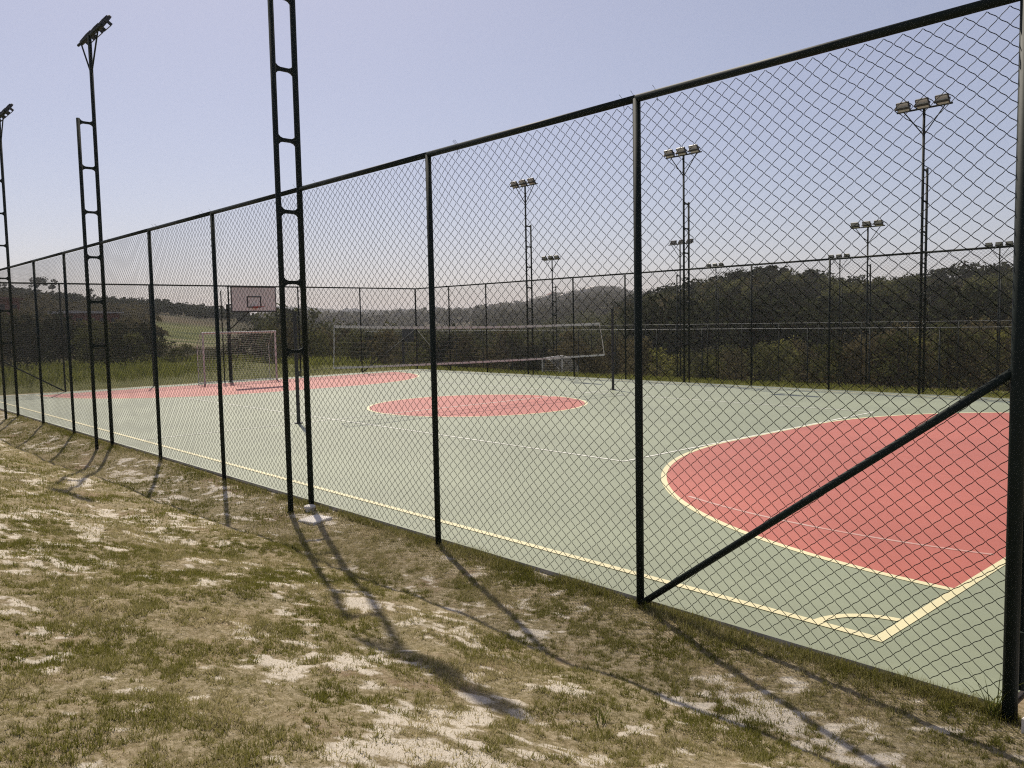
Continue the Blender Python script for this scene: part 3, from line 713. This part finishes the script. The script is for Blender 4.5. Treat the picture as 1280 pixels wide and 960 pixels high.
band((-40, 178), (54, 64), 17, lambda u: np.interp(u, [0, 60, 150, 180], [384, 386, 396, 404]), ['leaf_olive', 'leaf_brown', 'leaf_dark'], 'scrubby bush behind the grass strip below the brick sheds', 'bushes below the brick sheds')
band((170, 345), (55, 66), 15, lambda u: np.interp(u, [170, 200, 270, 300, 345], [404, 424, 426, 414, 408]), ['leaf_olive', 'leaf_dark', 'leaf_olive'], 'bush behind the white goal, below the yellow-green field', 'bushes behind the white goal')
band((335, 560), (58, 92), 30, lambda u: np.interp(u, [335, 370, 420, 480, 520, 560], [402, 404, 411, 413, 411, 414]), ['leaf_olive', 'leaf_dark', 'leaf_olive', 'leaf_brown'], 'tree-like shrub beyond the far court corner', 'shrubs beyond the far court corner')
band((550, 800), (58, 88), 30, lambda u: np.interp(u, [550, 640, 700, 760, 800], [414, 413, 412, 416, 424]), ['leaf_olive', 'leaf_dark', 'leaf_brown'], 'shrub behind the far fence below the hazy hill', 'shrubs below the hazy hill')
band((790, 1040), (60, 82), 26, lambda u: np.interp(u, [790, 860, 900, 960, 1040], [438, 432, 430, 418, 424]), ['leaf_olive', 'leaf_brown', 'leaf_yellow', 'leaf_olive'], 'shrub at the foot of the wooded slope', 'shrubs at the foot of the wooded slope')
band((1030, 1300), (56, 80), 28, lambda u: np.interp(u, [1030, 1070, 1130, 1200, 1250, 1300], [424, 418, 398, 400, 396, 386]), ['leaf_brown', 'leaf_brown', 'leaf_olive', 'leaf_yellow'], 'shrub in the thicket at the foot of the wooded slope', 'brown thicket at the foot of the wooded slope')

# trees on the left ridge
def ridge_tree(u, vtop, vbase, r, w, kind, label, cat='tree', mat='leaf_dark', nb=16):
    q = on_bearing(u, r); z = min(float(ground_z(q[0], q[1], False)), height_at(u, vbase, r)); h = height_at(u, vtop, r)-z
    V, F, T, tm = proto_tree(400+u, h, w, nb, 40, .5, kind)
    o = split_tree('ridge_tree', 'crown', V, F, T, tm, M[mat], (q[0], q[1], z), (1, 1, 1), 0); tag(o, label, cat)
ridge_tree(51, 345, 378, 340, 6.5, 'umbrella', 'wide umbrella-crowned tree on the ridge, the larger of two together', nb=20)
ridge_tree(68, 347, 379, 345, 4.6, 'umbrella', 'smaller umbrella-crowned tree on the ridge beside the larger one', nb=14)
ridge_tree(22, 354, 376, 342, 2.6, 'umbrella', 'small round-headed tree on a thin trunk above the brick shed', nb=8)
ridge_tree(1, 347, 374, 338, 4.5, 'umbrella', 'umbrella-crowned tree at the high end of the ridge', nb=12)
ridge_tree(116, 357, 384, 343, 2.4, 'tree', 'slender upright tree standing alone on the ridge', nb=10)
ridge_tree(98, 373, 384, 343, 4.5, 'shrub', 'low rounded tree on the ridge', nb=12)
ridge_tree(361, 384, 412, 130, 3.6, 'tree', 'dark conical tree behind the ladder tower beside the backboard', nb=18)

# brick sheds and far houses
def shed(u0, u1, vt, vb, r, wallm, roofm, label, dep=6, nwin=3):
    a, b = on_bearing(u0, r), on_bearing(u1, r*1.03); L = float(np.linalg.norm(b-a)); zt = height_at((u0+u1)/2, vt, r); zb_ = height_at((u0+u1)/2, vb, r)
    h = zt-zb_; root = empty('brick_shed', (a[0], a[1], zb_), math.atan2(b[1]-a[1], b[0]-a[0])); tag(root, label, 'shed')
    MB().box((0, 0, -3), (L, dep, h*.86)).build('wall', M[wallm], root)
    MB().prism([(-.3, h*.86), (L+.3, h*.86), (L+.3, h*.93), (-.3, h)], -.4, dep+.4).build('roof', M[roofm], root)
    for k in range(nwin):
        x = L*(k+.5)/nwin; f = MB().box((x-.4, -.03, h*.35), (x+.4, .02, h*.62)).build('window', M['black_metal'], root)
shed(92, 150, 388, 412, 105, 'brick', 'pale_roof', 'long brick shed with a pale roof above the bushes', 4, 4)
shed(-20, 26, 370, 396, 112, 'brick', 'dark_roof', 'brick-red shed with a dark clay roof at the high end of the bushes', 7, 3)
hp = None
def house(u, r, wd, label, group, roofm):
    q = on_bearing(u, r); z = float(ground_z(q[0], q[1], False)); root = empty('hillside_house', (q[0], q[1], z), g.uniform(-.5, .5)+YAW*-1); h = wd*.42
    MB().box((-wd/2, -wd*.35, -3), (wd/2, wd*.35, h+3)).build('wall', M['house_wall'], root)
    MB().prism([(-wd*.56, h+3), (wd*.56, h+3), (0, h+3+wd*.22)], -wd*.4, wd*.4).build('roof', M[roofm], root)
    for k in (-1, 1): MB().box((k*wd*.25-.6, -wd*.35-.05, h*.4+2), (k*wd*.25+.6, -wd*.35+.02, h*.4+3.4)).build('window', M['black_metal'], root)
    tag(root, label, 'house', group)
for u, r in ((652, 800), (662, 900), (683, 840), (692, 940), (704, 860), (713, 930), (728, 900), (741, 940), (752, 860), (622, 950)):
    house(u, r, g.uniform(10, 15), 'small pale house among the trees of the hazy hill', 'houses on the hazy hill', 'pale_roof' if g.random() < .6 else 'dark_roof')
for u, r in ((432, 1700), (445, 1900), (490, 1600), (503, 1500), (512, 1750), (519, 1850), (548, 1650), (571, 1800), (584, 1950), (600, 1700), (540, 2000)):
    house(u, r, g.uniform(16, 26), 'tiny pale house on the distant blue-grey ridge', 'houses on the distant ridge', 'pale_roof')

# ------------------------------------------------------------------ grass
def blades(name, x, y, z, hgt, wid, mat, tint, label, lean=.6, one=False):
    n = len(x); q = rng.uniform(0, 6.283, n); q2 = rng.uniform(0, 6.283, n); l = hgt*lean*rng.random(n)
    dx, dy = np.cos(q)*wid*.5, np.sin(q)*wid*.5; lx, ly = np.cos(q2)*l, np.sin(q2)*l
    B = np.stack([x, y, z-.005], 1)
    if one:
        V = np.stack([B+np.stack([-dx, -dy, 0*x], 1), B+np.stack([dx, dy, 0*x], 1), B+np.stack([lx, ly, hgt*(1-.25*l/hgt)], 1)], 1).reshape(-1, 3)
        o = link(name, raw_mesh(name, V, np.arange(n*3).reshape(-1, 3), [M[mat]], tint)); tag(o, label, 'grass', kind='stuff'); return o
    V = np.stack([B+np.stack([-dx, -dy, 0*x], 1), B+np.stack([dx, dy, 0*x], 1),
                  B+np.stack([dx*.6+lx*.45, dy*.6+ly*.45, hgt*.62], 1), B+np.stack([lx, ly, hgt*(1-.25*l/hgt)], 1)], 1).reshape(-1, 3)
    i = np.arange(n)*4; F = np.stack([np.stack([i, i+1, i+2], 1), np.stack([i, i+2, i+3], 1)], 1).reshape(-1, 3)
    o = link(name, raw_mesh(name, V, F, [M[mat]], np.repeat(tint, 2))); tag(o, label, 'grass', kind='stuff'); return o
def lawn(n, xr, yr, hs, wd, keep):
    x = rng.uniform(*xr, n); y = rng.uniform(*yr, n); sd = sand_mask(x, y); cl = fbm(x*3.2, y*3.6, 3, 81); c2 = fbm(x*11, y*11, 2, 91)
    c3 = vnoise(x*34, y*34, 97); gm = sstep(.40, .60, cl*.42+c2*.30+c3*.28); pr = (1-.70*sd)*(.42+.58*gm)*(.40+.60*sstep(.30, .58, c3*.7+.3*vnoise(x*70, y*70, 99)))
    edge = np.exp(-((y+.6)/.14)**2); pr = np.maximum(pr, edge*.9)
    k = (rng.random(n) < pr) & keep(x, y) & (y < SLAB[2]-.01); x, y, cl, edge, gm, sd = x[k], y[k], cl[k], edge[k], gm[k], sd[k]
    h = hs*rng.uniform(.45, 1.25, len(x))*(.5+.8*gm)*(1+1.3*edge*(rng.random(len(x)) < .35))
    tt = np.clip(.62*rng.random(len(x))+.62*(1-gm)*(.35+.65*rng.random(len(x)))-.13+1.6*(.5-fbm(x*1.4, y*1.7, 3, 101))+.25*sd, 0, 1)
    return x, y, ground_z(x, y), h, wd*rng.uniform(.6, 1.3, len(x)), tt
cr = lambda x, y: np.hypot(x-CAM[0], y-CAM[1])
A = lawn(1420000, (-9, 1.6), (-6.6, -.47), .030, .0062, lambda x, y: (cr(x, y) < 9.5) & (cr(x, y) > 1.7))
B = lawn(520000, (-24, -5), (-8.5, -.47), .040, .0105, lambda x, y: cr(x, y) >= 9.5)
n = 46000; x = np.where(rng.random(n) < .7, rng.uniform(-9, .12, n), rng.uniform(-26, -9, n)); y = rng.normal(-.505, .035, n); k = (y < -.475) & (fbm(x*2.2, x*0+.3, 3, 131) > rng.uniform(.30, .62, n)); x, y = x[k], y[k]
E_ = (x, y, ground_z(x, y), rng.uniform(.025, .095, len(x))*(.6+.8*fbm(x*1.5, x*0, 2, 141)), rng.uniform(.003, .008, len(x)), np.clip(rng.normal(.22, .16, len(x)), 0, 1))
A = [np.concatenate(q) for q in zip(A, B, E_)]
blades('lawn_grass', *A[:5], 'blade', A[5], 'short patchy olive and straw grass on the bank beside the fence', 1.1, True)
n = 26000; x = rng.uniform(-56, XE-.35, n); y = rng.uniform(-6, 26, n); k = sstep(.3, .6, fbm(x*.4, y*.4, 3, 111))*(.35+.65*sstep(XE-1, XE-6, x)) > rng.random(n); x, y = x[k], y[k]
hh = rng.uniform(.15, .55, len(x))*(.4+.8*sstep(XE-.5, XE-8, x)); blades('tall_grass', x, y, ground_z(x, y, False), hh, rng.uniform(.012, .03, len(x)), 'blade_lush', rng.random(len(x)), 'rough green grass between the end fence and the bushes', .6)
n = 22000; x = rng.uniform(-45, 3, n); y = rng.uniform(FYB+.0, FYB+2.4, n); hh = rng.uniform(.05, .17, n)
blades('verge_grass', x, y, ground_z(x, y, False), hh, rng.uniform(.008, .02, n), 'blade_lush', rng.random(n), 'yellow-green grass verge behind the far fence', .8)

def tuft(x, y, n, h, label):
    g2 = np.random.default_rng(int(abs(x*977)+abs(y*131))); V, F = [], []
    for k in range(n):
        q = g2.uniform(0, 6.283); L = h*g2.uniform(.45, 1.1); ln = g2.uniform(.2, .75); wq = q+1.57; wd = g2.uniform(.003, .006); bx, by = g2.normal(size=2)*.02
        P = [np.array([bx+math.cos(q)*ln*L*t_**1.8, by+math.sin(q)*ln*L*t_**1.8, L*(t_-.28*ln*t_**2)]) for t_ in (0, .4, .75, 1)]; wv = np.array([math.cos(wq), math.sin(wq), 0])
        b0_ = len(V)
        for P_, f_ in zip(P, (1, .8, .5, .08)): V += [P_-wv*wd*f_, P_+wv*wd*f_]
        F += [(b0_+2*i_, b0_+2*i_+1, b0_+2*i_+3, b0_+2*i_+2) for i_ in range(3)]
    V = np.array(V); o = link('grass_tuft', raw_mesh('grass_tuft', V, np.array(F), [M['blade_lush']], g2.random(len(F)))); o.location = (x, y, float(ground_z(x, y, False))-.01); tag(o, label, 'grass tuft')
tuft(X0-.09, FY-.02, 34, .26, 'tall green grass tuft at the foot of the thick corner post')
tuft(X0-.62, FY+.03, 22, .13, 'short grass tuft at the slab edge below the cream corner arc')
tuft(X0-S+.10, FY-.03, 20, .12, 'short grass tuft where the diagonal brace meets the ground')
tuft(X0-1.5, -2.35, 14, .10, 'small dark weed alone on the bank between the brace shadows')
tuft(X0-3*S+.32, FY-.05, 18, .10, 'short grass tuft beside the pale paving tile')

# ------------------------------------------------------------------ air
HZ = 0.00026
m = bpy.data.materials.new('haze_air'); m.use_nodes = True; t = m.node_tree
for q in list(t.nodes):
    if q.type != 'OUTPUT_MATERIAL': t.nodes.remove(q)
v = node(t, 'ShaderNodeVolumePrincipled'); v.inputs['Color'].default_value = (.97, .97, 1, 1); v.inputs['Density'].default_value = HZ; v.inputs['Anisotropy'].default_value = .1
t.links.new(v.outputs[0], [q for q in t.nodes if q.type == 'OUTPUT_MATERIAL'][0].inputs['Volume'])
zlo = float(GZ.min())-1.5; zhi = 60
hz = MB().box((-4200, -1700, zlo), (1700, 4200, zhi)).build('haze', m); tag(hz, 'thin pale haze lying over the valley and hills', 'haze', kind='stuff')
